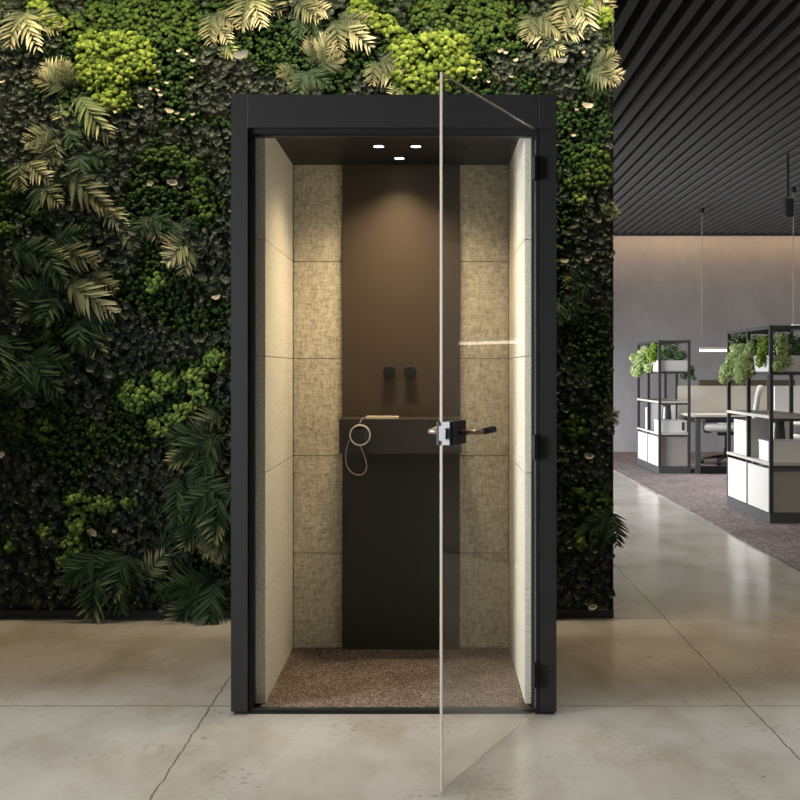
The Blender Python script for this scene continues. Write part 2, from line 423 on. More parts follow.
# ------------------------------------------------------------------ moss and leaves of the planted wall
PD = 5.60                                                  # mean distance of the plant faces from the lens
def pw(px, py, d=PD): return wx(px, d), wz(py, d)
SW = PD / FPX
patches = [  # name of look, label, ellipses (cx, cy, rx, ry) in photo pixels
 ('lime', 'large lime green moss cushion near the top of the wall, left of the booth', [(122, 48, 30, 17), (138, 68, 24, 15), (108, 78, 26, 20), (92, 52, 15, 20), (112, 102, 20, 14), (86, 72, 9, 16), (150, 58, 8, 9)]),
 ('lime', 'lime green moss strip in the upper left corner of the planted wall', [(42, 12, 14, 12), (55, 25, 17, 9), (38, 30, 8, 7)]),
 ('lime', 'large lime green moss cushion rising behind the booth top', [(440, 48, 32, 17), (458, 70, 25, 15), (425, 82, 28, 18), (406, 56, 17, 21), (398, 76, 9, 14)]),
 ('lime', 'lime green moss strip above the middle of the booth top', [(362, 12, 14, 12), (378, 25, 19, 9), (395, 36, 12, 7)]),
 ('grass', 'grass green moss carpet at the top edge, left of the booth', [(140, 18, 40, 19), (175, 38, 28, 16), (184, 16, 18, 15), (104, 18, 16, 15), (78, 30, 10, 14)]),
 ('grass', 'grass green moss carpet above the right half of the booth', [(465, 18, 42, 20), (495, 38, 28, 16), (504, 16, 18, 14), (426, 16, 16, 14)]),
 ('grass', 'mid green moss trail beside the upper left booth post', [(152, 158, 14, 9), (172, 158, 18, 10), (196, 165, 12, 9), (200, 184, 10, 10), (197, 200, 11, 8), (206, 215, 12, 12)]),
 ('grass', 'tall yellow green moss tuft at the left picture edge, level with the booth ceiling', [(6, 190, 8, 18)]),
 ('grass', 'lower yellow green moss tuft at the left picture edge under the tall one', [(8, 230, 8, 10)]),
 ('grass', 'small yellow green moss tuft a step in from the left picture edge pair', [(33, 218, 9, 7)]),
 ('sage', 'round sage green moss cushion left of the booth at counter height', [(137, 396, 18, 17)]),
 ('sage', 'sage green moss cushions nearest the booth post at counter height', [(217, 360, 13, 13), (195, 374, 12, 12), (200, 394, 11, 12)]),
 ('sage', 'sage green moss cushion between the round one and the booth post', [(168, 383, 15, 12), (158, 376, 8, 6), (158, 396, 9, 6)]),
 ('sage', 'small sage green moss cushion lowest of the counter-height cluster', [(160, 427, 12, 10), (180, 415, 13, 12), (190, 408, 8, 8)]),
 ('sage', 'bent sage green moss cushion low on the wall, left of the booth', [(80, 500, 14, 11), (104, 503, 14, 10), (78, 522, 10, 15), (74, 545, 11, 12), (66, 560, 9, 9)]),
 ('sage', 'small sage green moss tuft right of the bent low cushion', [(131, 500, 9, 7)]),
 ('sage', 'tiny sage green moss tuft left of the bent low cushion', [(47, 530, 6, 9)]),
 ('sage', 'tiny sage green moss tuft near the lower left picture edge', [(13, 544, 6, 9)]),
 ('sage', 'small sage green moss cushion below the fan-shaped cream fern', [(158, 284, 12, 11)]),
 ('grass', 'mid green moss clump at the left picture edge at counter height', [(18, 422, 12, 14)]),
 ('grass', 'mid green moss clump just right of the one at the left edge at counter height', [(46, 430, 11, 13)]),
 ('grass', 'small mid green moss tuft below counter height on the open left wall', [(95, 430, 7, 10)]),
 ('grass', 'small bright moss tuft between dark ferns at the far left', [(48, 338, 8, 8)]),
 ('grass', 'deep green moss carpet beside the upper right booth post', [(588, 160, 20, 14), (595, 178, 18, 14), (575, 185, 13, 10)]),
 ('sage', 'small yellow green moss tuft right of the upper booth post', [(578, 200, 7, 9)]),
 ('grass', 'deep green moss carpet right of the booth below handle height', [(595, 505, 17, 14), (585, 490, 16, 9)]),
 ('sage', 'small yellow green moss tuft low on the strip right of the booth', [(580, 540, 6, 10)]),
 ('grass', 'green moss clump right of the booth at handle height', [(572, 425, 13, 12)]),
 ('lime', 'lime green moss tuft in the upper right corner of the planted wall', [(603, 20, 10, 12), (586, 8, 7, 9)]),
]
def in_patch(px, py, grow=1.0):
    for _, _, es in patches:
        for cx, cy, rx, ry in es:
            if ((px - cx) / (rx * grow)) ** 2 + ((py - cy) / (ry * grow)) ** 2 < 1: return True
    return False

# lumpy moss lobe templates
LOBES = []
for s in range(6):
    V, T = ico(2)
    out = np.empty_like(V)
    for i, v in enumerate(V):
        q = Vector(v) * 2.1 + Vector((s * 7.3, s * 2.1, 1.7))
        k = 1 + 0.26 * mnoise.noise(q) + 0.16 * mnoise.noise(q * 2.6)
        out[i] = v * k
    LOBES.append((out, T))
BIG = LOBES[:4]
SMALL = []
for s in range(4):
    V, T = ico(2)
    out = np.array([v * (1 + 0.35 * mnoise.noise(Vector(v) * 2.4 + Vector((s * 5.1, 3.3, s)))) for v in V])
    SMALL.append((out, T))

def clump(temps, pos, rad, flat=0.8):
    Vs, Ts, off = [], [], 0
    which = rng.integers(0, len(temps), len(pos))
    for k, (V0, T0) in enumerate(temps):
        sel = which == k
        if not sel.any(): continue
        n = sel.sum()
        Z = np.tile(np.array([0.0, -1.0, 0.25]), (n, 1)) + rng.normal(0, 0.35, (n, 3))
        R = frames(Z, rng.uniform(0, 2 * PI, n))
        V0s = V0 * np.array([1, 1, flat])
        V, T = scatter(V0s, T0, R, pos[sel], rad[sel])
        Vs.append(V); Ts.append(T + off); off += len(V)
    return np.concatenate(Vs), np.concatenate(Ts)

for kind, label, es in patches:
    pts = []
    for cx, cy, rx, ry in es:
        n = max(8, int(PI * rx * ry / (7.5 if kind != 'grass' else 8.0)))
        for _ in range(n):
            a, r = random.uniform(0, 2 * PI), math.sqrt(random.random())
            px, py = cx + rx * r * math.cos(a), cy + ry * r * math.sin(a)
            x, z = pw(px, py)
            swell = (0.055 if kind == 'lime' else 0.035) * math.sqrt(max(0, 1 - r * r)) + random.uniform(-0.014, 0.022)
            if x > XR - 0.015: continue
            pts.append((x, WY - 0.05 - swell, z))
    pts = np.array(pts)
    rad = rng.uniform(0.008, 0.0165, len(pts)) * (1.12 if kind == 'lime' else 0.95)
    c = pts.mean(axis=0); c[1] = WY
    V, T = clump(BIG, pts - c, rad)
    o = link('moss_cushion', np_mesh('moss_cushion', V, T, M[kind]), loc=c)
    tag(o, label, 'moss', 'moss cushions on the planted wall')

# dark ground cover: rosettes of round leaves, and low dark moss in drifts
def leaf_template():
    V = [(0, 0, -0.12)]
    for r, h in ((0.55, -0.05), (1.0, 0.16)):
        for k in range(7):
            a = 2 * PI * k / 7 + (0.2 if r < 1 else 0)
            V.append((r * math.cos(a), r * math.sin(a) * 0.92, h + (0.05 * math.sin(3 * a))))
    T = []
    for k in range(7):
        k2 = (k + 1) % 7
        T.append((0, 1 + k, 1 + k2))
        T.append((1 + k, 8 + k, 8 + k2)); T.append((1 + k, 8 + k2, 1 + k2))
    return np.array(V, float), np.array(T), np.array([0.0] * 8 + [1.0] * 7)
LV, LT, LR = leaf_template()
leafP, leafZ, leafS = [], [], []
mossP, mossR = [], []
step = 0.026
x = -2.2
while x < XR - 0.012:
    z = 0.05
    while z < 3.29:
        jx, jz = x + random.uniform(-0.5, 0.5) * step, z + random.uniform(-0.5, 0.5) * step
        z += step
        if -0.50 < jx < 0.25 and jz < 2.0: continue
        if jx > XR - 0.012 or jz < 0.062: continue
        px, py = CX + jx * FPX / PD, HY - (jz - CH) * FPX / PD
        if in_patch(px, py, 0.8): continue
        v = mnoise.noise(Vector((jx * 2.6, 3.1, jz * 2.6))) + 0.5 * mnoise.noise(Vector((jx * 7, 9.1, jz * 7)))
        if in_patch(px, py, 1.35): v -= 0.5
        if v > -0.08:
            n = random.randint(4, 6); r = random.uniform(0.007, 0.0135)
            a0 = random.uniform(0, 2 * PI); dep = random.uniform(0.05, 0.105)
            tx, tz = random.uniform(-0.4, 0.4), random.uniform(-0.35, 0.5)
            for k in range(n):
                a = a0 + 2 * PI * k / n + random.uniform(-0.3, 0.3)
                rr = r * random.uniform(0.8, 1.3)
                leafP.append((jx + rr * math.cos(a), WY - dep - random.uniform(0, 0.014), jz + rr * math.sin(a)))
                t = random.uniform(0.2, 0.9)
                leafZ.append((-t * math.cos(a) + tx, -1.0, -t * math.sin(a) + tz))
                leafS.append(r * random.uniform(0.75, 1.2))
        else:
            for k in range(5):
                mossP.append((jx + random.uniform(-1, 1) * step * 0.6, WY - random.uniform(0.035, 0.085), jz + random.uniform(-1, 1) * step * 0.6))
                mossR.append(random.uniform(0.006, 0.013))
    x += step
leafP, leafZ, leafS = map(np.array, (leafP, leafZ, leafS))
ok = leafP[:, 0] < XR - 0.004
leafP, leafZ, leafS = leafP[ok], leafZ[ok], leafS[ok]
V, T = scatter(LV, LT, frames(leafZ, rng.uniform(0, 2 * PI, len(leafP))), leafP, leafS)
o = link('foliage', np_mesh('foliage', V, T, M['rosette'], ('rim', np.tile(LR, len(leafP)))))
tag(o, 'dark grey green round leaves covering the planted wall', 'foliage', kind='stuff')
mossP, mossR = np.array(mossP), np.array(mossR)
ok = mossP[:, 0] < XR - 0.01
V, T = clump(SMALL, mossP[ok], mossR[ok], 0.9)
o = link('moss', np_mesh('moss', V, T, M['darkmoss']))
tag(o, 'low dark green moss growing between the leaves of the planted wall', 'moss', kind='stuff')

# ferns
def frond_mesh(variant, mat):
    r = random.Random(variant * 11 + 3)
    V, T, A = [], [], []
    n = 11
    L = 1.0
    droop = r.uniform(0.10, 0.32); side = r.uniform(-0.14, 0.14)
    def spine(t): return Vector((t * L, side * t * t, 0.16 * math.sin(PI * min(1, t * 1.1)) - droop * t * t))
    # stalk
    for i in range(9):
        t = i / 8; p = spine(t); w = 0.013 * (1 - 0.8 * t)
        V += [(p.x, p.y - w, p.z + 0.004), (p.x, p.y + w, p.z + 0.004)]; A += [t, t]
        if i: b = len(V) - 4; T += [(b, b + 2, b + 1), (b + 1, b + 2, b + 3)]
    for sgn in (-1, 1):
        for i in range(n):
            t = 0.10 + 0.88 * (i + (0.3 if sgn > 0 else 0)) / n
            p = spine(t)
            ln = 0.46 * (math.sin(PI * min(1.0, 0.16 + 0.84 * t)) ** 0.8) * r.uniform(0.75, 1.15) + 0.04
            ang = math.radians(66 - 30 * t + r.uniform(-6, 6))
            d = Vector((math.cos(ang), sgn * math.sin(ang), r.uniform(-0.18, 0.22))).normalized()
            w = 0.043 * (0.6 + 0.4 * math.sin(PI * t)) * r.uniform(0.8, 1.2)
            q = Vector((d.y, -d.x, 0)).normalized() * sgn
            dr = r.uniform(0.05, 0.3)
            prof = ((0.0, 0.45), (0.22, 1.0), (0.5, 0.8), (0.78, 0.42), (1.0, 0.02))
            base = len(V)
            for u, ww in prof:
                c = p + d * (ln * u) - Vector((0, 0, dr * ln * u * u))
                for e, up in ((-1, 0.5), (0, 0.0), (1, 0.5)):
                    V.append(tuple(c + q * (w * ww * e) + Vector((0, 0, up * w * ww)))); A.append(min(1, 0.72 * t + 0.38 * u * (0.4 + t)))
            for k in range(len(prof) - 1):
                for e in (0, 1):
                    a = base + 3 * k + e
                    T += [(a, a + 3, a + 1), (a + 1, a + 3, a + 4)]
    return np_mesh('frond', np.array(V), np.array(T), mat, ('along', np.array(A)))
FROND = {(v, t): frond_mesh(v, M['fern_' + t]) for v in range(4) for t in ('cream', 'tan', 'green', 'dark', 'edge')}
ADJ = {'cream': 'cream-tipped fern', 'tan': 'tan-tipped fern', 'green': 'pale green fern', 'dark': 'dark green fern', 'edge': 'dark fern with pale tips'}
ferns = [  # base px, tip px, tone, fronds, where
 (26, 10, 42, 50, 'cream', 2, 'touching the lower edge of the upper left lime moss strip'),
 (2, 36, 12, 60, 'tan', 2, 'at the left picture edge just below the topmost cream-tipped one'),
 (0, 2, 12, 14, 'cream', 1, 'in the very top left corner'),
 (74, 92, 54, 66, 'cream', 2, 'pointing up left beside the large lime moss'),
 (78, 92, 104, 134, 'green', 1, 'hanging along the lower left edge of the large lime moss'),
 (68, 100, 62, 124, 'green', 1, 'just below the cream one left of the large lime moss'),
 (70, 128, 88, 146, 'tan', 2, 'right under the hanging pale green fern left of the large lime moss'),
 (60, 132, 42, 160, 'green', 2, 'spreading left below the large lime moss'),
 (24, 158, 48, 182, 'cream', 2, 'on the open left wall level with the booth ceiling lights'),
 (40, 182, 62, 206, 'tan', 3, 'below the cream one level with the booth ceiling lights'),
 (66, 172, 106, 206, 'tan', 1, 'stretching right towards the mid green moss trail'),
 (84, 152, 100, 176, 'dark', 2, 'between the tan fern and the mid green moss trail'),
 (106, 204, 124, 226, 'cream', 1, 'small and halfway between the picture edge and booth, left wall'),
 (8, 246, 62, 262, 'edge', 1, 'lying level at the far left, its upper edge pale'),
 (48, 244, 92, 264, 'tan', 2, 'right of the level dark one at the far left'),
 (64, 276, 108, 310, 'cream', 1, 'drooping right in the middle of the left wall'),
 (86, 270, 112, 290, 'tan', 1, 'above the drooping cream one in the middle of the left wall'),
 (62, 292, 26, 312, 'edge', 2, 'pointing left below the level dark one'),
 (82, 318, 100, 352, 'edge', 2, 'hanging straight down above counter height on the left wall'),
 (30, 352, 62, 390, 'dark', 3, 'broad and low left, at the height of the booth knobs'),
 (2, 330, 14, 378, 'dark', 2, 'at the left picture edge at the height of the booth knobs'),
 (60, 380, 12, 376, 'edge', 1, 'pointing to the left picture edge above counter height'),
 (2, 290, 16, 268, 'tan', 1, 'at the left picture edge above the dark broad ones'),
 (122, 224, 134, 246, 'green', 1, 'small and left of the fan-shaped cream fern'),
 (150, 216, 158, 240, 'tan', 2, 'just above left of the fan-shaped cream fern'),
 (194, 240, 170, 262, 'cream', 3, 'fan-shaped, left of the booth below its ceiling'),
 (178, 222, 196, 238, 'dark', 2, 'directly above the fan-shaped cream fern'),
 (226, 410, 198, 428, 'tan', 1, 'touching the booth post just under the counter-height moss'),
 (222, 430, 180, 458, 'edge', 2, 'sweeping left from the booth post under the counter-height moss'),
 (226, 448, 200, 470, 'green', 1, 'short, below the one sweeping left from the booth post'),
 (182, 470, 208, 520, 'dark', 3, 'large, left of the booth below counter height'),
 (226, 476, 214, 530, 'edge', 2, 'hanging close along the booth post below counter height'),
 (204, 508, 186, 540, 'edge', 2, 'under the large dark one left of the booth'),
 (228, 536, 206, 550, 'green', 2, 'fanning out from the lower booth post'),
 (150, 548, 184, 558, 'dark', 3, 'low on the wall halfway to the lower booth post'),
 (134, 546, 116, 588, 'edge', 2, 'pale-pointed, low and drooping toward the foot rail'),
 (106, 548, 94, 606, 'edge', 2, 'reaching the foot rail right of the bent low moss'),
 (140, 580, 166, 556, 'green', 1, 'small and pointing up right low on the wall'),
 (216, 576, 178, 612, 'edge', 2, 'overhanging the foot rail near the booth'),
 (206, 586, 226, 606, 'dark', 2, 'in the corner between foot rail and booth post'),
 (214, 14, 228, 40, 'cream', 2, 'at the top, midway between the green moss carpet and the booth'),
 (236, 18, 252, 32, 'cream', 1, 'small, above the left end of the booth top'),
 (222, 42, 236, 58, 'green', 1, 'narrow, just above the upper left booth corner'),
 (252, -8, 262, 28, 'cream', 2, 'hanging from the top edge above the left booth post'),
 (296, 4, 326, 14, 'cream', 2, 'near the top edge a quarter along the booth'),
 (304, 14, 312, 40, 'dark', 3, 'shaded, under the top cream one a quarter along the booth'),
 (336, 20, 364, 48, 'cream', 2, 'beside the lime strip above the booth middle'),
 (326, 28, 318, 52, 'tan', 1, 'narrow, left of the cream one beside the lime strip'),
 (318, 72, 332, 44, 'cream', 3, 'upright, between booth top and shaded dark fern'),
 (296, 70, 282, 84, 'cream', 2, 'small and bright just over the left part of the booth top'),
 (306, 72, 312, 100, 'tan', 2, 'dipping behind the booth top left of its middle'),
 (376, 62, 392, 86, 'cream', 2, 'just over the booth top left of the lime cushion'),
 (410, 84, 390, 98, 'green', 1, 'low behind the booth top at the lime cushion'),
 (533, 14, 540, 46, 'cream', 3, 'above the right end of the booth top'),
 (548, 28, 580, 36, 'cream', 1, 'level, at the top right of the planted wall'),
 (540, 44, 560, 58, 'green', 2, 'just above the upper right booth corner'),
 (574, -10, 584, 30, 'cream', 2, 'hanging from the top edge near the right end of the planted wall'),
 (588, 72, 616, 78, 'cream', 3, 'sticking out past the right edge of the planted wall near the top'),
 (600, 82, 594, 98, 'tan', 2, 'under the one sticking out near the top right edge'),
 (596, 206, 614, 216, 'green', 1, 'at the right wall edge level with the office ceiling end'),
 (592, 282, 566, 284, 'edge', 2, 'yellow-pointed, right of the booth above the knobs'),
 (560, 300, 572, 322, 'dark', 2, 'against the right booth post, under the yellow-pointed one'),
 (590, 372, 574, 380, 'tan', 2, 'small, right of the booth just above handle height'),
 (600, 416, 616, 414, 'green', 2, 'poking past the right wall edge at handle height'),
 (612, 510, 598, 540, 'dark', 2, 'low on the strip right of the booth, at its outer edge'),
]
fi = 0
for bx, by, tx, ty, tone, nf, where in ferns:
    nf = 3 if nf == 2 else nf
    x0, z0 = pw(bx, by); x1, z1 = pw(tx, ty)
    root = empty('fern', (x0, WY - 0.045, z0), ADJ[tone] + ' ' + where, 'fern', 'ferns on the planted wall')
    dirv = Vector((x1 - x0, 0, z1 - z0)); L = dirv.length * 1.22; dirv.normalize()
    for k in range(nf):
        a = (0, random.uniform(24, 44), -random.uniform(24, 44))[k] * PI / 180
        dv = Vector((dirv.x * math.cos(a) - dirv.z * math.sin(a), 0, dirv.x * math.sin(a) + dirv.z * math.cos(a)))
        tilt = math.radians(random.uniform(16, 34))
        X = (dv * math.cos(tilt) + Vector((0, -1, 0)) * math.sin(tilt)).normalized()
        Yv = Vector((0, -1, 0)).cross(X).normalized()
        Z = X.cross(Yv).normalized()
        s = L * (1.0 if k == 0 else random.uniform(0.75, 1.0))
        tn = tone if k == 0 else {'cream': 'tan', 'tan': 'dark', 'green': 'tan', 'edge': 'dark', 'dark': 'dark'}[tone]
        o = link('frond', FROND[(fi % 4, tn)], root); fi += 1
        R = Matrix((X, Yv, Z)).transposed().to_4x4()
        ws = min(1.0, 0.2 / s)
        o.matrix_local = Matrix.Translation((0, -0.012 * k, 0)) @ R @ Matrix.Diagonal((s, s * max(0.75, ws), s, 1))

# pale curled leaves
def petal(px, py, r, label, group, mat='petal', name='dried_leaf'):
    x, z = pw(px, py)
    V, T = LV.copy(), LT
    V[:, 2] += 0.45 * V[:, 0] ** 2
    V[:, 1] *= 0.62
    r *= 0.85
    Z = np.array([[random.uniform(-0.5, 0.5), -1.0, random.uniform(-0.1, 0.9)]])
    W, T2 = scatter(V, T, frames(Z, np.array([random.uniform(-0.5, 0.5)])), np.zeros((1, 3)), np.array([r]))
    o = link(name, np_mesh(name, W, T2, M[mat]), loc=(x, WY - 0.125, z))
    tag(o, label, 'leaf', group)
G1 = 'pale curled leaves below the large lime moss'
for px, py, r in ((183, 55, 3.6), (189, 58, 3), (197, 65, 4), (162, 75, 3), (170, 87, 3), (164, 99, 3.5), (155, 93, 3.6), (161, 94, 3), (194, 81, 2.8), (181, 117, 3), (186, 123, 3), (196, 118, 3), (144, 110, 3.5), (120, 116, 3.5)):
    petal(px, py, r * SW, 'small pale curled leaf in the dark patch below and right of the large lime moss', G1)
petal(173, 115, 5.5 * SW, 'larger pink beige curled leaf in the dark patch under the large lime moss', None)
petal(176, 185, 6.5 * SW, 'pink beige curled leaf beside the mid green moss trail, larger of two', None)
petal(155, 186, 5 * SW, 'pink beige curled leaf left of the larger one beside the mid green moss trail', None)
petal(9, 86, 4 * SW, 'small orange pink leaf at the left picture edge near the top', None)
petal(5, 454, 8 * SW, 'brownish round leaf at the left picture edge under counter height', None)
petal(220, 299, 6 * SW, 'pale yellow curled leaf beside the left booth post', None)
petal(98, 530, 7 * SW, 'beige curled leaf right of the bent low moss cushion', None)
petal(120, 529, 4 * SW, 'small pinkish leaf right of the beige curled one low on the wall', None)
petal(35, 405, 10 * SW, 'silver grey leaf on the far left wall above counter height', None, 'greyleaf')
petal(245, 60, 10 * SW, 'silver grey leaf just above the upper left booth corner', None, 'greyleaf')
petal(558, 66, 8 * SW, 'silver grey leaf just above the upper right booth corner', None, 'greyleaf')
G2 = 'pale curled leaves behind the right half of the booth top'
for px, py, r in ((499, 55, 4), (505, 57, 3.4), (514, 65, 4), (479, 74, 3), (488, 86, 3), (474, 82, 3), (510, 81, 3), (555, 44, 3), (581, 57, 3)):
    petal(px, py, r * SW, 'small pale curled leaf in the dark patch behind the right half of the booth top', G2)
petal(586, 110, 7 * SW, 'large pale leaf right of the booth top corner', None)
petal(574, 113, 3 * SW, 'small pale leaf just left of the large pale one by the booth top corner', None)
petal(571, 139, 3.5 * SW, 'small yellowish leaf right of the upper booth post', None)
petal(586, 260, 5 * SW, 'pale yellow green curled leaf right of the booth above the yellow-pointed fern', None)
petal(563, 263, 5 * SW, 'pale yellow green curled leaf touching the right booth post', None)
petal(586, 455, 6.5 * SW, 'brown beige leaf right of the booth below handle height', None)
petal(590, 604, 6 * SW, 'olive round leaf just above the foot rail right of the booth', None)
petal(604, 6, 4 * SW, 'pale leaf in the top right corner of the planted wall', None)
petal(62, 4, 5 * SW, 'pale leaf at the top edge above the upper left lime strip', None)
petal(391, 4, 5 * SW, 'pale leaf at the top edge above the booth middle', None)

# ------------------------------------------------------------------ phone booth
D0 = 4.03
XL, XRB = -0.722, 0.459
BC = ((XL + XRB) / 2, 4.55, 0.0)
booth = empty('phone_booth', BC, 'charcoal single-person phone booth with open glass door before the planted wall', 'phone booth')
YB = 5.12
ZT = 2.251
IL, IR, IZ = -0.607, 0.350, 2.163                          # inside faces
pw_ = 0.060
obj('corner_post', box(XL, XL + pw_, D0, D0 + 0.10, 0.012, ZT), M['charcoal'], booth, bevel=0.003)
obj('corner_post', box(XRB - pw_, XRB, D0, D0 + 0.10, 0.012, ZT), M['charcoal'], booth, bevel=0.003)
obj('header', box(XL + pw_ + 0.003, XRB - pw_ - 0.003, D0, D0 + 0.10, 2.131, ZT), M['charcoal'], booth, bevel=0.003)
obj('side_panel', box(XL + 0.004, XL + 0.05, D0 + 0.10, YB, 0.012, ZT - 0.004), M['charcoal'], booth, bevel=0.003)
obj('side_panel', box(XRB - 0.05, XRB - 0.004, D0 + 0.10, YB, 0.012, ZT - 0.004), M['charcoal'], booth, bevel=0.003)
obj('rear_panel', box(XL + 0.004, XRB - 0.004, YB, YB + 0.03, 0.012, ZT - 0.004), M['charcoal'], booth, bevel=0.003)
obj('roof', box(XL + 0.05, XRB - 0.05, D0 + 0.10, YB, 2.20, ZT - 0.006), M['charcoal'], booth)
obj('base', box(XL + 0.01, XRB - 0.01, D0 + 0.012, YB, 0.0, 0.014), M['black'], booth)
obj('cabin_ceiling', box(IL - 0.03, IR + 0.03, D0 + 0.02, 4.945, IZ, 2.199), M['roofdark'], booth)
bm = box(-0.386, 0.129, 4.26, 4.90, IZ - 0.006, IZ)
obj('lamp_panel', bm, M['black'], booth)
for xs in (XL + pw_ + 0.0003, XRB - pw_ - 0.0027):
    obj('seam_highlight', box(xs, xs + 0.0024, D0 - 0.0006, D0 + 0.05, 2.131, ZT - 0.001), M['steel'], booth)  # added pale strip standing in for the bevel highlight beside the header
# door frame rails inside the opening
bm = bmesh.new()
fx0, fx1 = XL + pw_ + 0.003, XRB - pw_ - 0.003
box(fx0, fx1, D0 + 0.012, D0 + 0.05, 2.112, 2.131, bm)
box(fx0 + 0.006, fx1 - 0.006, D0 + 0.03, D0 + 0.062, 2.106, 2.113, bm)
box(fx0, fx0 + 0.010, D0 + 0.012, D0 + 0.05, 0.014, 2.112, bm)
box(fx0 + 0.010, fx0 + 0.0165, D0 + 0.03, D0 + 0.062, 0.014, 2.107, bm)
box(fx1 - 0.010, fx1, D0 + 0.012, D0 + 0.05, 0.014, 2.112, bm)
box(fx1 - 0.024, fx1 - 0.010, D0 + 0.03, D0 + 0.062, 0.014, 2.107, bm)
obj('door_frame', bm, M['black'], booth, bevel=0.002)
bm = box(fx1 - 0.0145, fx1 - 0.0105, D0 + 0.018, D0 + 0.03, 0.02, 2.09)
obj('seal_strip', bm, M['steel'], booth)
bm = box(fx0 + 0.0105, fx0 + 0.013, D0 + 0.022, D0 + 0.03, 0.02, 2.09)
obj('seal_strip', bm, M['rail'], booth)
obj('threshold', box(fx0 + 0.005, fx1 - 0.005, D0 + 0.012, D0 + 0.030, 0.012, 0.019), M['rail'], booth, bevel=0.003)
# felt panels: five rows
ROWS = [(0.021, 0.441), (0.441, 0.873), (0.873, 1.303), (1.303, 1.733), (1.733, IZ)]
g = 0.0014
F0 = D0 + 0.066
for z0, z1 in ROWS:
    obj('wall_panel', box(IL - 0.05, IL, F0, 4.915, z0 + g, z1 - g), M['feltside'], booth, bevel=0.004)
    obj('wall_panel', box(IR, IR + 0.05, F0, 4.915, z0 + g, z1 - g), M['feltside'], booth, bevel=0.004)
    obj('wall_panel', box(IL + 0.002, -0.389, 4.925, 4.965, z0 + g, z1 - g), M['felt'], booth, bevel=0.003)
    obj('wall_panel', box(0.132, IR - 0.002, 4.925, 4.965, z0 + g, z1 - g), M['felt'], booth, bevel=0.003)
# gray felt edges that face the room
obj('lining', box(IL - 0.06, IR + 0.06, 4.968, 4.985, 0.016, 2.19), M['gap'], booth)
obj('back_panel', box(-0.386, 0.129, 4.90, 4.966, 1.048, IZ - 0.006), M['backboard'], booth, bevel=0.003)
obj('lower_panel', box(-0.386, 0.129, 4.895, 4.966, 0.021, 0.904), M['lowerboard'], booth, bevel=0.003)
obj('counter', box(-0.379, 0.131, 4.63, 4.915, 0.904, 1.047), M['shelfmat'], booth, bevel=0.004)
obj('carpet', box(IL - 0.012, IR + 0.012, D0 + 0.031, 4.922, 0.014, 0.021), M['matcarpet'], booth, bevel=0.002)
# knobs on the back panel
for px in (389.5, 410.3):
    kx, kz = wx(px, 4.87), wz(371.5, 4.87)
    bm = lathe([(0, 0.0), (0.0235, 0.0), (0.0255, -0.004), (0.0255, -0.044), (0.0225, -0.050), (0.0, -0.050)], (kx, 4.90, kz), 'Y', 28)
    k = obj('knob', bm, M['black'], booth, smooth=False)
    for p in k.data.polygons: p.use_smooth = len(p.vertices) == 4 and abs(p.normal.y) < 0.5
# downlights
DL = [(-0.207, 4.49), (-0.057, 4.49), (-0.131, 4.74)]
for x, y in DL:
    zc = IZ - 0.006
    bm = lathe([(0.021, -0.002), (0.030, -0.002), (0.031, 0.0), (0.021, 0.0)], (x, y, zc - 0.0005), 'Z', 28)
    r = obj('downlight', bm, M['black'], booth)
    obj('lens', lathe([(0, -0.0015), (0.0205, -0.0015), (0.0205, 0.0), (0, 0.0)], (x, y, zc - 0.0005), 'Z', 28), M['lens'], r)

# glass door, hinged on the right post, standing open towards the camera
FREE = Vector((0.0323, 3.266, 0)); HINGE = Vector((0.377, 4.022, 0))
DU = (HINGE - FREE).normalized(); DLEN = (HINGE - FREE).length
DN = Vector((DU.y, -DU.x, 0))                              # towards the right of the photo
def dp(a, b, z): return FREE + DU * a + DN * b + Vector((0, 0, z))
def dbox(a0, a1, b0, b1, z0, z1, bm=None):
    bm = bm or bmesh.new()
    hexa(bm, [dp(a0, b0, z0), dp(a1, b0, z0), dp(a1, b1, z0), dp(a0, b1, z0), dp(a0, b0, z1), dp(a1, b0, z1), dp(a1, b1, z1), dp(a0, b1, z1)])
    return bm
DT = 0.004
door = obj('door', dbox(0.004, DLEN - 0.002, -DT, DT, 0.012, 2.123), M['glass'], booth)
door['label'] = 'frameless clear glass door standing open'
bm = bmesh.new()
dbox(0.0, 0.004, -DT, DT, 0.012, 2.127, bm); dbox(0.004, DLEN, -DT * 0.6, DT * 0.6, 2.1235, 2.127, bm); dbox(0.004, DLEN, -DT * 0.6, DT * 0.6, 0.009, 0.0115, bm)
obj('glass_edge', bm, M['glassedge'], door)
HZ = wz(432.5, 3.31)
obj('lock_case', dbox(0.004, 0.105, DT + 0.001, 0.036, HZ - 0.034, HZ + 0.036), M['chairblack'], door, bevel=0.012, seg=4)
obj('lock_plate', dbox(-0.006, 0.060, -0.012, -DT - 0.0005, HZ - 0.034, HZ + 0.034), M['chairblack'], door, bevel=0.004)
bm = bmesh.new()
dbox(-0.006, 0.003, DT + 0.0005, 0.030, HZ - 0.034, HZ + 0.034, bm)
dbox(-0.0055, -0.0005, -DT - 0.004, DT + 0.004, HZ - 0.022, HZ + 0.022, bm)
obj('strike_plate', bm, M['steel'], door, bevel=0.003)
obj('latch', dbox(-0.018, -0.0055, 0.008, 0.022, HZ - 0.016, HZ + 0.016), M['steel'], door, bevel=0.002)
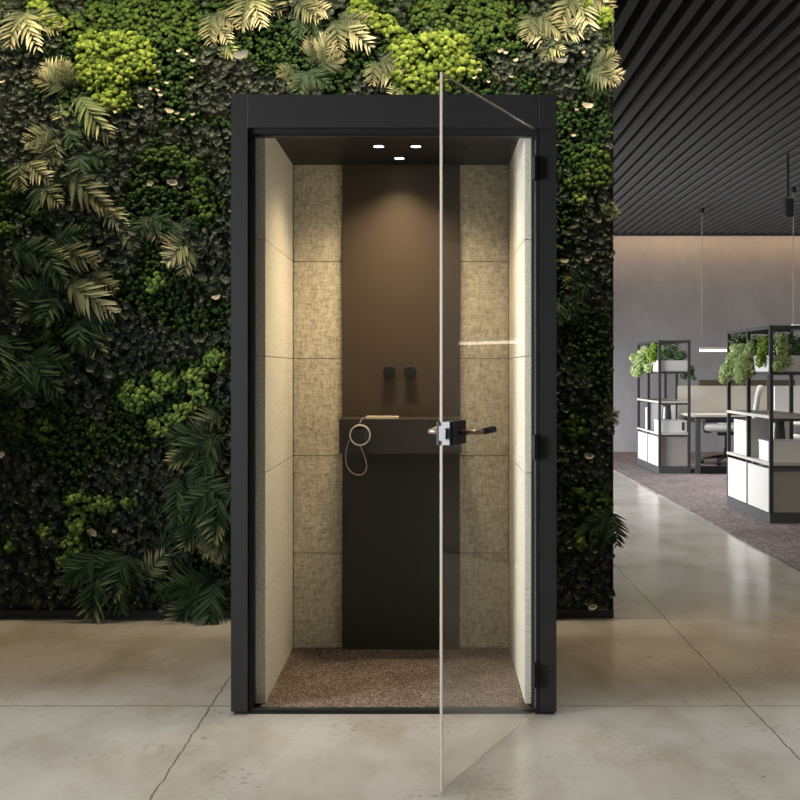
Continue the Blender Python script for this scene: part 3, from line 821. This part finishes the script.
def lever(side, name, mat_a, mat_b):
    off0, off1 = (0.038, 0.090) if side > 0 else (-0.012, -0.068)
    zz = HZ + 0.001
    pts = [dp(0.062, off0, zz), dp(0.062, off1 - side * 0.012, zz), dp(0.066, off1 - side * 0.003, zz), dp(0.078, off1, zz), dp(0.10, off1, zz + 0.001)]
    h = obj(name, tube(pts, 0.0085, n=12), mat_a, door, smooth=True)
    pts = [dp(0.10, off1, zz + 0.001), dp(0.125, off1, zz + 0.002), dp(0.195, off1, zz + 0.004), dp(0.20, off1, zz + 0.004)]
    obj('grip', tube(pts, [0.0095, 0.0105, 0.0105, 0.007], n=12), mat_b, h, local=False, smooth=True)
lever(1, 'handle', M['bronze'], M['black'])
lever(-1, 'handle', M['bronze'], M['bronze'])
for py in (165.5, 448, 678.5):
    hz = wz(py, 3.98)
    bm = lathe([(0, -0.045), (0.0085, -0.045), (0.0095, -0.042), (0.0095, 0.042), (0.0085, 0.045), (0, 0.045)], (0.3765, 4.030, hz), 'Z', 16)
    box(0.387, 0.397, 4.032, 4.042, hz - 0.042, hz + 0.042, bm)
    h = obj('hinge', bm, M['black'], door)
    obj('glass_clamp', dbox(DLEN - 0.012, DLEN + 0.002, -0.007, 0.007, hz - 0.042, hz + 0.042), M['black'], h, bevel=0.003)

# things on the counter
c = (wx(359.8, 4.60), 4.61, wz(435.2, 4.61))
sp = empty('portable_speaker', (c[0], 4.62, c[2]), 'small round dark disc with pale rim hanging by its cord on the counter front', 'speaker')
cx_, cz_ = c[0], c[2]
obj('grille', lathe([(0, -0.020), (0.02, -0.0195), (0.036, -0.016), (0.0385, -0.010), (0.0385, 0.008), (0, 0.008)], (cx_, 4.618, cz_), 'Y', 36), M['chairblack'], sp, smooth=True)
obj('rim', lathe([(0.0375, -0.017), (0.040, -0.020), (0.0435, -0.019), (0.0445, -0.013), (0.0445, 0.008), (0.0375, 0.008), (0.0375, -0.017)], (cx_, 4.618, cz_), 'Y', 48), M['ringmat'], sp, smooth=True)
dots = bmesh.new()
for i in range(-3, 4):
    for j in range(-3, 4):
        if i * i + j * j < 11:
            lathe([(0.0013, 0.0006), (0.0013, -0.0006), (0, -0.001)], (cx_ + i * 0.0085, 4.5985 + 0.0035 * (i * i + j * j) / 10, cz_ + j * 0.0085), 'Y', 8, dots)
obj('speaker_holes', dots, M['rail'], sp)
def bez(pts, n=8):
    """smooth curve through the points"""
    P = [Vector(p) for p in pts]; out = []
    for i in range(len(P) - 1):
        p0, p1, p2, p3 = P[max(i - 1, 0)], P[i], P[i + 1], P[min(i + 2, len(P) - 1)]
        for k in range(n):
            t = k / n
            out.append(0.5 * ((2 * p1) + (p2 - p0) * t + (2 * p0 - 5 * p1 + 4 * p2 - p3) * t * t + (3 * p1 - p0 - 3 * p2 + p3) * t ** 3))
    out.append(P[-1]); return out
yl = 4.606
lp = [(349.2, 440), (346.3, 450), (345.8, 461), (348.5, 469), (354, 474), (359.5, 475), (364.3, 473), (366.6, 467), (365, 458), (361.6, 449), (358.8, 444.6)]
obj('strap', tube(bez([(wx(a, yl), yl, wz(b, yl)) for a, b in lp]), 0.0021, n=8), M['cord'], sp, smooth=True)
lp = [(wx(359, 4.605), 4.606, wz(426, 4.605)), (wx(360.5, 4.61), 4.612, 1.040), (wx(363, 4.63), 4.628, 1.0515), (wx(366, 4.66), 4.66, 1.0505), (wx(368, 4.69), 4.69, 1.0505)]
obj('cable', tube(bez(lp), 0.0018, n=8), M['cord'], sp, smooth=True)
PH = Vector((wx(382, 4.70), 4.705, 1.0475))
ph = empty('smartphone', PH, 'pale smartphone lying flat on the dark booth counter', 'phone')
obj('phone_body', box(PH.x - 0.067, PH.x + 0.070, 4.67, 4.742, 1.0475, 1.0565), M['phone'], ph, bevel=0.003)
obj('phone_screen', box(PH.x - 0.063, PH.x + 0.066, 4.674, 4.738, 1.0566, 1.0571), M['phone'], ph)

# ------------------------------------------------------------------ office furniture
def shelving(name, y0, y1, w, label, top=1.62):
    X0 = 2.752; X1 = X0 + w; p = 0.03; ym = (y0 + y1) / 2
    r = empty(name, ((X0 + X1) / 2, ym, 0.012), label, 'shelving unit', 'plant-topped shelving units')
    for yy in (y0, ym - p / 2, y1 - p):
        for xx in (X0, X1 - p):
            obj('post', box(xx, xx + p, yy, yy + p, 0.09, top), M['frame'], r, bevel=0.002)
    for zz in (top - p, 1.215):
        for xx in (X0, X1 - p):
            for ya, yb in ((y0 + p, ym - p / 2), (ym + p / 2, y1 - p)):
                obj('rail', box(xx + 0.002, xx + p - 0.002, ya, yb, zz, zz + p - 0.003), M['frame'], r)
        for yy in (y0, ym - p / 2, y1 - p):
            obj('rail', box(X0 + p, X1 - p, yy + 0.002, yy + p - 0.002, zz, zz + p - 0.003), M['frame'], r)
    for zz in (0.84, 0.458):
        for yy in (y0, y1 - p):
            obj('rail', box(X0 + p, X1 - p, yy + 0.003, yy + p - 0.003, zz, zz + 0.022), M['frame'], r)
    obj('shelf_board', box(X0 - 0.004, X1 + 0.004, y0 + 0.004, y1 - 0.004, 0.862, 0.886), M['board'], r, bevel=0.002)
    obj('shelf_board', box(X0 - 0.004, X1 + 0.004, y0 + 0.004, y1 - 0.004, 0.480, 0.504), M['board'], r, bevel=0.002)
    for a, b in ((y0 + p, ym - p / 2), (ym + p / 2, y1 - p)):
        obj('cabinet_door', box(X0 + 0.003, X0 + 0.021, a + 0.002, b - 0.002, 0.096, 0.452), M['offwhite'], r, bevel=0.002)
    obj('end_panel', box(X0 + p, X1 - p, y0 + 0.05, y0 + 0.066, 0.095, 0.456), M['endpanel'], r)
    obj('rear_panel', box(X1 - 0.024, X1 - 0.006, y0 + p, y1 - p, 0.095, 0.456), M['offwhite'], r)
    obj('divider', box(X0 + p + 0.004, X1 - p, ym - 0.006, ym + 0.006, 0.506, 0.838), M['white'], r)
    obj('plinth', box(X0 + 0.002, X1 - 0.002, y0 + 0.002, y1 - 0.002, 0.012, 0.090), M['plinth'], r, bevel=0.002)
    return r
NY0, NY1 = 9.0, 10.3
FY0, FY1 = 13.37, 14.75
shelving('shelving_unit', NY0, NY1, 0.40, 'nearer black-framed shelving unit with three white file boxes, cut by the right picture edge')
shelving('shelving_unit', FY0, FY1, 0.385, 'farther black-framed shelving unit standing by the desk in front of the back wall')

def planter(x0, x1, y0, y1, z0, z1, label):
    r = empty('planter_box', ((x0 + x1) / 2, (y0 + y1) / 2, z0), label, 'planter')
    bm = bmesh.new(); t = 0.012
    box(x0, x1, y0, y1, z0, z0 + t, bm)
    box(x0, x0 + t, y0, y1, z0 + t, z1, bm); box(x1 - t, x1, y0, y1, z0 + t, z1, bm)
    box(x0 + t, x1 - t, y0, y0 + t, z0 + t, z1, bm); box(x0 + t, x1 - t, y1 - t, y1, z0 + t, z1, bm)
    obj('box_shell', bm, M['concretebox'], r)
    obj('soil', box(x0 + t, x1 - t, y0 + t, y1 - t, z0 + t, z1 - 0.02), M['soil'], r)
    return r
PZ0, PZ1 = 1.243, 1.375
planter(2.760, 3.140, NY0 + 0.035, NY0 + 0.60, PZ0, PZ1, 'pale planter box in the front bay of the nearer shelving unit')
planter(2.760, 3.140, NY0 + 0.67, NY1 - 0.035, PZ0, PZ1, 'pale planter box in the rear bay of the nearer shelving unit')
planter(2.760, 3.120, FY0 + 0.035, FY0 + 0.65, PZ0, PZ1, 'pale planter box in the front bay of the farther shelving unit')
planter(2.760, 3.120, FY0 + 0.72, FY1 - 0.035, PZ0, PZ1, 'pale planter box in the rear bay of the farther shelving unit')

def leafy(label, base, blobs, n, size, mat, name='potted_plant', group=None):
    """a plant of many small leaves: blobs are (x, y, z, rx, ry, rz)"""
    r = empty(name, base, label, 'plant', group)
    B = Vector(base)
    bm = bmesh.new()
    for b in blobs:
        e = Vector(b[:3]); mid = (B + e) / 2 + Vector((0, 0, 0.06))
        for j in range(3):
            q = e + Vector((random.uniform(-1, 1) * b[3] * 0.6, random.uniform(-1, 1) * b[4] * 0.6, random.uniform(-0.7, 0.7) * b[5]))
            tube([B + Vector((random.uniform(-0.02, 0.02), random.uniform(-0.02, 0.02), 0)), mid + Vector((random.uniform(-0.02, 0.02), random.uniform(-0.02, 0.02), 0)), q], 0.003, bm, 5)
    obj('stem', bm, M['stem'], r)
    P, Z = [], []
    tot = sum(b[3] * b[4] * b[5] for b in blobs) ; 
    for b in blobs:
        k = max(10, int(n * (b[3] * b[4] * b[5]) / tot))
        d = rng.normal(0, 1, (k, 3)); d /= np.linalg.norm(d, axis=1, keepdims=True); d *= rng.uniform(0.75, 1.2, (k, 1))
        rad = rng.uniform(0.35, 1.0, (k, 1)) ** 0.6
        P.append(np.array(b[:3]) + d * rad * np.array(b[3:6]) - np.array(base)); Z.append(d + rng.normal(0, 0.5, (k, 3)) + np.array([-0.2, -0.3, 0.5]))
    P, Z = np.concatenate(P), np.concatenate(Z)
    V0 = np.array([(-1, 0, 0), (-0.4, 0.5, 0.12), (0.4, 0.42, 0.1), (1, 0, -0.1), (0.4, -0.42, 0.1), (-0.4, -0.5, 0.12), (0, 0, 0)], float)
    T0 = np.array([(0, 6, 1), (1, 6, 2), (2, 6, 3), (3, 6, 4), (4, 6, 5), (5, 6, 0)])
    V, T = scatter(V0, T0, frames(Z, rng.uniform(0, 2 * PI, len(P))), P, rng.uniform(0.7, 1.3, len(P)) * size)
    o = link('leaves', np_mesh('leaves', V, T, M[mat]), r)
    return r
def at(px, py, d): return (wx(px, d), d, wz(py, d))
zb = 1.36
# nearer unit
leafy('pale green trailing plant spilling left from the nearer unit rear planter', (2.86, 9.95, zb),
      [(*at(733, 362, 9.95), .07, .10, .10), (*at(727, 372, 9.9), .06, .09, .09), (*at(739, 350, 9.9), .08, .10, .06), (*at(723, 378, 9.9), .04, .06, .05)], 2900, 0.010, 'foliage_light')
leafy('pale green trailing plant hanging lowest beside the middle post of the nearer unit', (2.86, 9.5, zb),
      [(*at(742, 366, 9.55), .07, .10, .11), (*at(749, 352, 9.55), .05, .08, .09), (*at(741, 376, 9.5), .06, .08, .07), (*at(750, 370, 9.5), .05, .07, .07)], 3200, 0.010, 'foliage_light')
leafy('bright green bushy plant in the front planter of the nearer unit', (2.90, 9.22, zb),
      [(*at(763, 350, 9.2), .045, .10, .09), (*at(760, 360, 9.15), .04, .06, .06), (*at(766, 342, 9.2), .05, .10, .06)], 1500, 0.012, 'foliage_bright')
leafy('grey green trailing plant hanging over the front end of the nearer unit', (3.0, 9.12, zb),
      [(*at(781, 345, 9.1), .06, .07, .10), (*at(784, 360, 9.03), .07, .05, .07), (*at(778, 366, 8.99), .05, .04, .05)], 1500, 0.012, 'foliage_light')
leafy('dark green shrub at the right picture edge in the nearer unit', (3.07, 9.3, zb),
      [(*at(796, 348, 9.35), .07, .10, .09), (*at(786, 342, 9.45), .08, .10, .08)], 600, 0.020, 'foliage_dark')
leafy('dark green low plant behind the pale trailing one in the nearer unit', (3.0, 9.85, zb),
      [(*at(757, 345, 10.0), .13, .14, .08), (*at(740, 341, 10.05), .10, .08, .07)], 500, 0.022, 'foliage_dark')
# farther unit
leafy('pale green trailing plant spilling left from the farther unit', (2.84, 14.1, zb),
      [(*at(641, 362, 14.0), .09, .12, .12), (*at(637, 371, 13.9), .09, .10, .08), (*at(646, 352, 14.0), .10, .10, .07), (*at(633, 358, 14.1), .05, .08, .06), (*at(648, 368, 13.8), .06, .08, .07)], 1900, 0.017, 'foliage_light')
leafy('bright green bushy plant in the middle of the farther unit', (2.86, 13.6, zb),
      [(*at(652, 355, 13.6), .07, .10, .10), (*at(654, 347, 13.65), .05, .10, .06)], 900, 0.016, 'foliage_bright')
leafy('dark green shrub in the front planter of the farther unit', (2.98, 13.5, zb),
      [(*at(667, 353, 13.5), .09, .10, .08), (*at(679, 355, 13.5), .10, .10, .07), (*at(672, 349, 13.6), .09, .10, .06)], 1200, 0.016, 'foliage_dark')
leafy('grey green sprig trailing off the right side of the farther unit', (3.06, 13.9, zb),
      [(*at(692, 371, 13.6), .04, .05, .07), (*at(685, 376, 13.5), .06, .05, .04), (*at(694, 378, 13.6), .03, .04, .04)], 200, 0.017, 'foliage_dark')

def box_with(name, x0, x1, y0, y1, z0, z1, label, cat, part, pb, pm, group=None, mat='white'):
    r = empty(name, ((x0 + x1) / 2, (y0 + y1) / 2, z0), label, cat, group)
    obj('box_body', box(x0, x1, y0, y1, z0, z1), M[mat], r, bevel=0.004)
    obj(part, box(*pb), M[pm], r)
    return r
ZS = 0.504
box_with('storage_box', 2.790, 3.125, NY0 + 0.05, NY0 + 0.42, ZS, ZS + 0.15, 'long white storage box in the nearer shelving unit front bay', 'box',
         'box_lid', (2.786, 3.129, NY0 + 0.046, NY0 + 0.424, ZS + 0.151, ZS + 0.166), 'white')
box_with('storage_box', 2.785, 3.105, FY0 + 0.06, FY0 + 0.42, ZS, ZS + 0.145, 'white storage box with dark slot in the farther shelving unit', 'box',
         'handle_slot', (3.045, 3.07, FY0 + 0.052, FY0 + 0.0595, ZS + 0.025, ZS + 0.125), 'chairblack')
for k, nm in enumerate(('nearest the middle post', 'between two like it', 'nearest the rear post')):
    y = 9.735 + k * 0.15
    box_with('file_box', 2.785, 3.04, y, y + 0.142, ZS, ZS + 0.305, 'white upright file box in the nearer unit rear bay, ' + nm, 'file box',
             'spine_groove', (2.7835, 2.7848, y + 0.066, y + 0.076, ZS + 0.02, ZS + 0.29), 'panelgrey', 'white file boxes in the nearer unit')
box_with('file_box', 2.785, 3.0, 14.16, 14.36, ZS, ZS + 0.275, 'white upright file box alone in the farther unit rear bay', 'file box',
         'spine_groove', (2.7835, 2.7848, 14.25, 14.26, ZS + 0.02, ZS + 0.26), 'panelgrey')

def vase(x, y, label):
    prof = [(0, 0.0), (0.045, 0.0), (0.055, 0.02), (0.062, 0.12), (0.058, 0.22), (0.050, 0.29), (0.054, 0.318), (0.049, 0.318), (0.045, 0.29), (0.05, 0.2), (0.05, 0.05), (0, 0.04)]
    o = obj('vase', lathe(prof, (x, y, ZS), 'Z', 28), M['vase'], None, smooth=True, origin=(x, y, ZS))
    tag(o, label, 'vase')
vase(2.99, 9.54, 'dark grey vase behind the long white box in the nearer unit')
vase(2.96, 13.9, 'dark grey vase behind the white box with dark slot')

# desk with screen
DY0, DY1, DX0, DX1 = 13.32, 14.02, 3.185, 5.0
desk = empty('desk', ((DX0 + DX1) / 2, (DY0 + DY1) / 2, 0.012), 'beige desk with dark legs and fabric screen beside the farther shelving unit', 'desk')
obj('desk_top', box(DX0 - 0.03, DX1, DY0, DY1, 0.697, 0.722), M['board'], desk, bevel=0.003)
for xx in (DX0, DX1 - 0.1):
    for yy in (DY0 + 0.02, DY1 - 0.08):
        obj('leg', box(xx + 0.01, xx + 0.065, yy, yy + 0.05, 0.012, 0.67), M['plinth'], desk, bevel=0.002)
obj('leg_frame', box(DX0 + 0.01, DX1 - 0.04, DY0 + 0.02, DY0 + 0.07, 0.67, 0.696), M['frame'], desk)
obj('cable_tray', box(DX0 + 0.16, DX1 - 0.3, DY0 + 0.15, DY0 + 0.30, 0.62, 0.696), M['frame'], desk)
obj('floor_rail', box(DX0 + 0.075, DX1 - 0.1, DY0 + 0.025, DY0 + 0.08, 0.012, 0.105), M['black'], desk)
obj('screen', box(3.13, DX1, DY1 + 0.012, DY1 + 0.047, 0.60, 1.062), M['screen'], desk, bevel=0.015, seg=3)
o = obj('tray', box(3.40, 4.6, DY1 - 0.03, DY1 + 0.09, 1.0625, 1.135), M['ochre'], None, origin=(4.0, DY1 + 0.03, 1.0625), bevel=0.004)
tag(o, 'long dark brown tray on top of the beige desk screen', 'tray')

desk2 = empty('desk', (4.15, 11.3, 0.012), 'second beige desk with fabric screen behind the nearer shelving unit', 'desk')
obj('desk_top', box(3.35, 5.0, 10.95, 11.65, 0.697, 0.722), M['board'], desk2, bevel=0.003)
for xx in (3.37, 4.93):
    for yy in (10.97, 11.58):
        obj('leg', box(xx, xx + 0.055, yy, yy + 0.05, 0.012, 0.697), M['plinth'], desk2, bevel=0.002)
obj('screen', box(3.62, 5.0, 11.662, 11.697, 0.60, 1.085), M['panelgrey'], desk2, bevel=0.015, seg=3)

def rounded_slab(w, h, t, curve, bm, M4, n=9):
    """a soft cushion: superellipse outline swept through its thickness"""
    rings = []
    for f, s in ((-0.5, 0.90), (-0.36, 0.985), (0, 1.0), (0.36, 0.985), (0.5, 0.90)):
        ring = []
        for k in range(4 * n):
            a = 2 * PI * k / (4 * n)
            ca, sa = math.cos(a), math.sin(a)
            x = 0.5 * w * s * math.copysign(abs(ca) ** 0.4, ca); y = 0.5 * h * s * math.copysign(abs(sa) ** 0.4, sa)
            ring.append(bm.verts.new(M4 @ Vector((x, y, f * t + curve * (x / w) ** 2 * 4))))
        rings.append(ring)
    for a, b in zip(rings, rings[1:]):
        for k in range(len(a)):
            k2 = (k + 1) % len(a); bm.faces.new((a[k], a[k2], b[k2], b[k]))
    bm.faces.new(rings[0][::-1]); bm.faces.new(rings[-1])
    return bm

def office_chair(loc, rot, label):
    r = empty('office_chair', loc, label, 'chair', 'light grey office chairs', rot)
    L = dict(local=True)
    obj('seat', rounded_slab(0.50, 0.48, 0.075, 0.02, bmesh.new(), Matrix.Translation((0, 0, 0.47))), M['chairgrey'], r, smooth=True, **L)
    mb = Matrix.Translation((0, -0.25, 0.78)) @ Matrix.Rotation(math.radians(82), 4, 'X')
    obj('backrest', rounded_slab(0.46, 0.60, 0.05, 0.03, bmesh.new(), mb), M['chairgrey'], r, smooth=True, **L)
    obj('back_support', tube([(0, -0.05, 0.40), (0, -0.26, 0.42), (0, -0.31, 0.52), (0, -0.30, 0.72)], 0.018, n=8), M['chairblack'], r, smooth=True, **L)
    obj('mechanism', box(-0.08, 0.08, -0.12, 0.12, 0.385, 0.432), M['chairblack'], r, bevel=0.01, **L)
    obj('column', tube([(0, 0, 0.08), (0, 0, 0.22), (0, 0, 0.221), (0, 0, 0.39)], [0.028, 0.028, 0.018, 0.018], n=12), M['chairblack'], r, **L)
    for s in (-1, 1):
        a = obj('armrest', tube([(s * 0.20, 0.0, 0.42), (s * 0.29, 0.0, 0.42), (s * 0.30, 0.0, 0.46), (s * 0.30, 0.0, 0.66)], 0.014, n=8), M['chairblack'], r, smooth=True, **L)
        obj('arm_pad', box(s * 0.30 - 0.04, s * 0.30 + 0.04, -0.13, 0.13, 0.66, 0.685), M['chairblack'], a, bevel=0.008, **L)
    for k in range(5):
        a = 2 * PI * k / 5 + 0.3
        c, s = math.cos(a), math.sin(a)
        l = obj('leg', tube([(0.02 * c, 0.02 * s, 0.11), (0.18 * c, 0.18 * s, 0.09), (0.31 * c, 0.31 * s, 0.065)], [0.022, 0.018, 0.012], n=8), M['chairblack'], r, smooth=True, **L)
        obj('caster', lathe([(0, -0.018), (0.022, -0.018), (0.027, -0.010), (0.027, 0.010), (0.022, 0.018), (0, 0.018)], (0.31 * c, 0.31 * s, 0.028), 'X', 16), M['chairblack'], l, **L)
    return r
office_chair((3.93, 14.75, 0.012), 2.6, 'light grey office chair behind the beige desk, its wheels seen under the desk')
office_chair((3.93, 12.45, 0.012), -PI / 2 - 0.28, 'light grey office chair seen side-on through the nearer shelving unit')
office_chair((4.62, 12.35, 0.012), -PI / 2 - 0.34, 'light grey office chair at the right picture edge behind the nearer unit')

# pendant lamps
def pendant(x0, x1, y, z, cords, zt, label):
    r = empty('pendant_lamp', ((x0 + x1) / 2, y, z), label, 'lamp', 'linear pendant lamps')
    obj('lamp_bar', box(x0, x1, y - 0.02, y + 0.02, z + 0.018, z + 0.045), M['white'], r, bevel=0.003)
    obj('diffuser', box(x0 + 0.003, x1 - 0.003, y - 0.0195, y + 0.0195, z - 0.008, z + 0.0175), M['led'], r)
    for x in cords:
        obj('cord', tube([(x, y, z + 0.045), (x, y, zt)], 0.0045, n=6), M['cord'], r)
        obj('ceiling_mount', lathe([(0, 0), (0.03, 0), (0.03, 0.06), (0, 0.06)], (x, y, zt), 'Z', 16), M['black'], r)
pendant(wx(699.5, 14.0), 5.2, 14.0, 1.50, (wx(702, 14.0), 5.1), 3.24, 'slim lit pendant lamp bar hanging left of the nearer shelving unit plants')
pendant(wx(792, 12.4), 6.2, 12.4, wz(328.5, 12.4), (wx(788, 12.4) + 0.06, 6.1), 3.24, 'slim lit pendant lamp bar at the right picture edge above the plants')
pendant(4.32, 5.05, 7.95, 1.493, (4.39, 4.98), 3.24, 'slim lit pendant lamp bar mirrored in the glass door')
sp_ = empty('ceiling_spotlight', (wx(788, 10.5), 10.5, 3.3), 'small black ceiling spotlight near the right picture edge', 'lamp')
X_ = wx(788, 10.5)
obj('housing', lathe([(0, 0.0), (0.045, 0.0), (0.05, 0.01), (0.05, 0.17), (0.045, 0.18), (0, 0.18)], (X_, 10.5, 2.70), 'Z', 20), M['black'], sp_)
obj('stem', tube([(X_, 10.5, 2.88), (X_, 10.5, 3.30)], 0.012, n=8), M['black'], sp_)

# ------------------------------------------------------------------ light
def area(name, loc, target, sx, sy, power, col=(1, 1, 1), spread=180):
    l = bpy.data.lights.new(name, 'AREA'); l.shape = 'RECTANGLE'; l.size = sx; l.size_y = sy
    l.energy = power; l.color = col; l.spread = math.radians(spread)
    o = bpy.data.objects.new(name, l); COL.objects.link(o)
    o.location = loc
    d = Vector(target) - Vector(loc)
    o.rotation_euler = d.to_track_quat('-Z', 'Y').to_euler()
    return o
def spot(name, loc, target, power, size, blend, col, radius=0.02):
    l = bpy.data.lights.new(name, 'SPOT'); l.energy = power; l.spot_size = math.radians(size); l.spot_blend = blend
    l.color = col; l.shadow_soft_size = radius
    o = bpy.data.objects.new(name, l); COL.objects.link(o); o.location = loc
    d = Vector(target) - Vector(loc); o.rotation_euler = d.to_track_quat('-Z', 'Y').to_euler()
    return o

WARM = (1.0, 0.78, 0.50)
# low-glare ceiling lights over the walkway in front of the booth
area('walkway_light', (0.5, 0.90, 3.28), (0.5, 0.90, 0), 8.0, 6.6, 94, (1.0, 0.985, 0.95), 15)
# warm wall washer along the planted wall
area('wall_washer', (-0.6, 5.12, 3.27), (-0.6, 5.45, 2.3), 4.6, 0.10, 62, (1.0, 0.83, 0.56), 150)
# added warm fill, no real lamp, to brown the floor before the planted wall
area('floor_warm_fill', (-0.4, 5.0, 3.28), (-0.4, 5.0, 0), 7.4, 0.25, 5, (1.0, 0.58, 0.22), 38)
# booth downlights
for i, (x, y) in enumerate(DL):
    spot('cabin_downlight', (x, y, IZ - 0.012), (x, y + (0.05 if i == 2 else 0.0), 0), (32, 32, 25)[i], (140, 140, 116)[i], (1.0, 1.0, 1.0)[i], WARM, 0.02)
# cove along the back wall
area('cove_light', (4, 16.72, 3.45), (4, 16.99, 2.4), 13, 0.08, 66, (1.0, 0.66, 0.34), 150)
# office: daylight from windows on the left, plus added fill lights
area('office_window_and_fill', (-2.6, 12.4, 0.95), (4, 13.2, 0.3), 6.0, 1.5, 340, (0.93, 0.96, 1.0), 110)
area('office_fill', (4.0, 12.4, 3.28), (4.0, 12.4, 0), 3.0, 4.5, 72, (1.0, 0.96, 0.92), 60)  # added overhead fill to brighten the office, no real fitting
area('office_fill', (6.4, 5.4, 3.28), (6.0, 6.2, 0), 3.0, 2.2, 170, (1.0, 0.94, 0.88))  # added fill for the shelf fronts that face the camera
area('office_fill', (1.7, 9.4, 3.28), (1.7, 9.4, 0), 1.6, 5.0, 26, (1.0, 0.95, 0.86), 70)  # added fill lifting the concrete lane beside the carpet
area('office_window_and_fill', (-2.4, 15.2, 0.55), (3.0, 17.0, 0.3), 2.2, 0.7, 34, (0.93, 0.96, 1.0), 40)  # added low fill for the foot of the back wall, not a window
# window daylight from the front left
area('front_window', (-4.8, 1.9, 1.7), (0.3, 4.2, 1.3), 1.1, 2.4, 55, (0.97, 0.98, 1.0), 50)

w = bpy.data.worlds.new('world'); SC.world = w; w.use_nodes = True
bg = w.node_tree.nodes['Background']; bg.inputs[0].default_value = (0.85, 0.92, 1.0, 1); bg.inputs[1].default_value = 0.16

# ------------------------------------------------------------------ camera
cam = bpy.data.cameras.new('camera'); co = bpy.data.objects.new('camera', cam); COL.objects.link(co)
co.location = (0, 0, CH); co.rotation_euler = (PI / 2, 0, 0)
cam.sensor_width = 36.0; cam.lens = 36.0 * FPX / 800.0
cam.shift_x = -(CX - 400) / 800.0; cam.shift_y = -(400 - HY) / 800.0
cam.clip_start = 0.05; cam.clip_end = 100
SC.camera = co

vs = SC.view_settings
vs.view_transform = 'Standard'; vs.look = 'None'; vs.gamma = 1.0; vs.use_curve_mapping = False
vs.exposure = 0.0
SC.cycles.max_bounces = 8; SC.cycles.transparent_max_bounces = 12
SC.cycles.use_denoising = True
SC.cycles.sample_clamp_indirect = 6.0
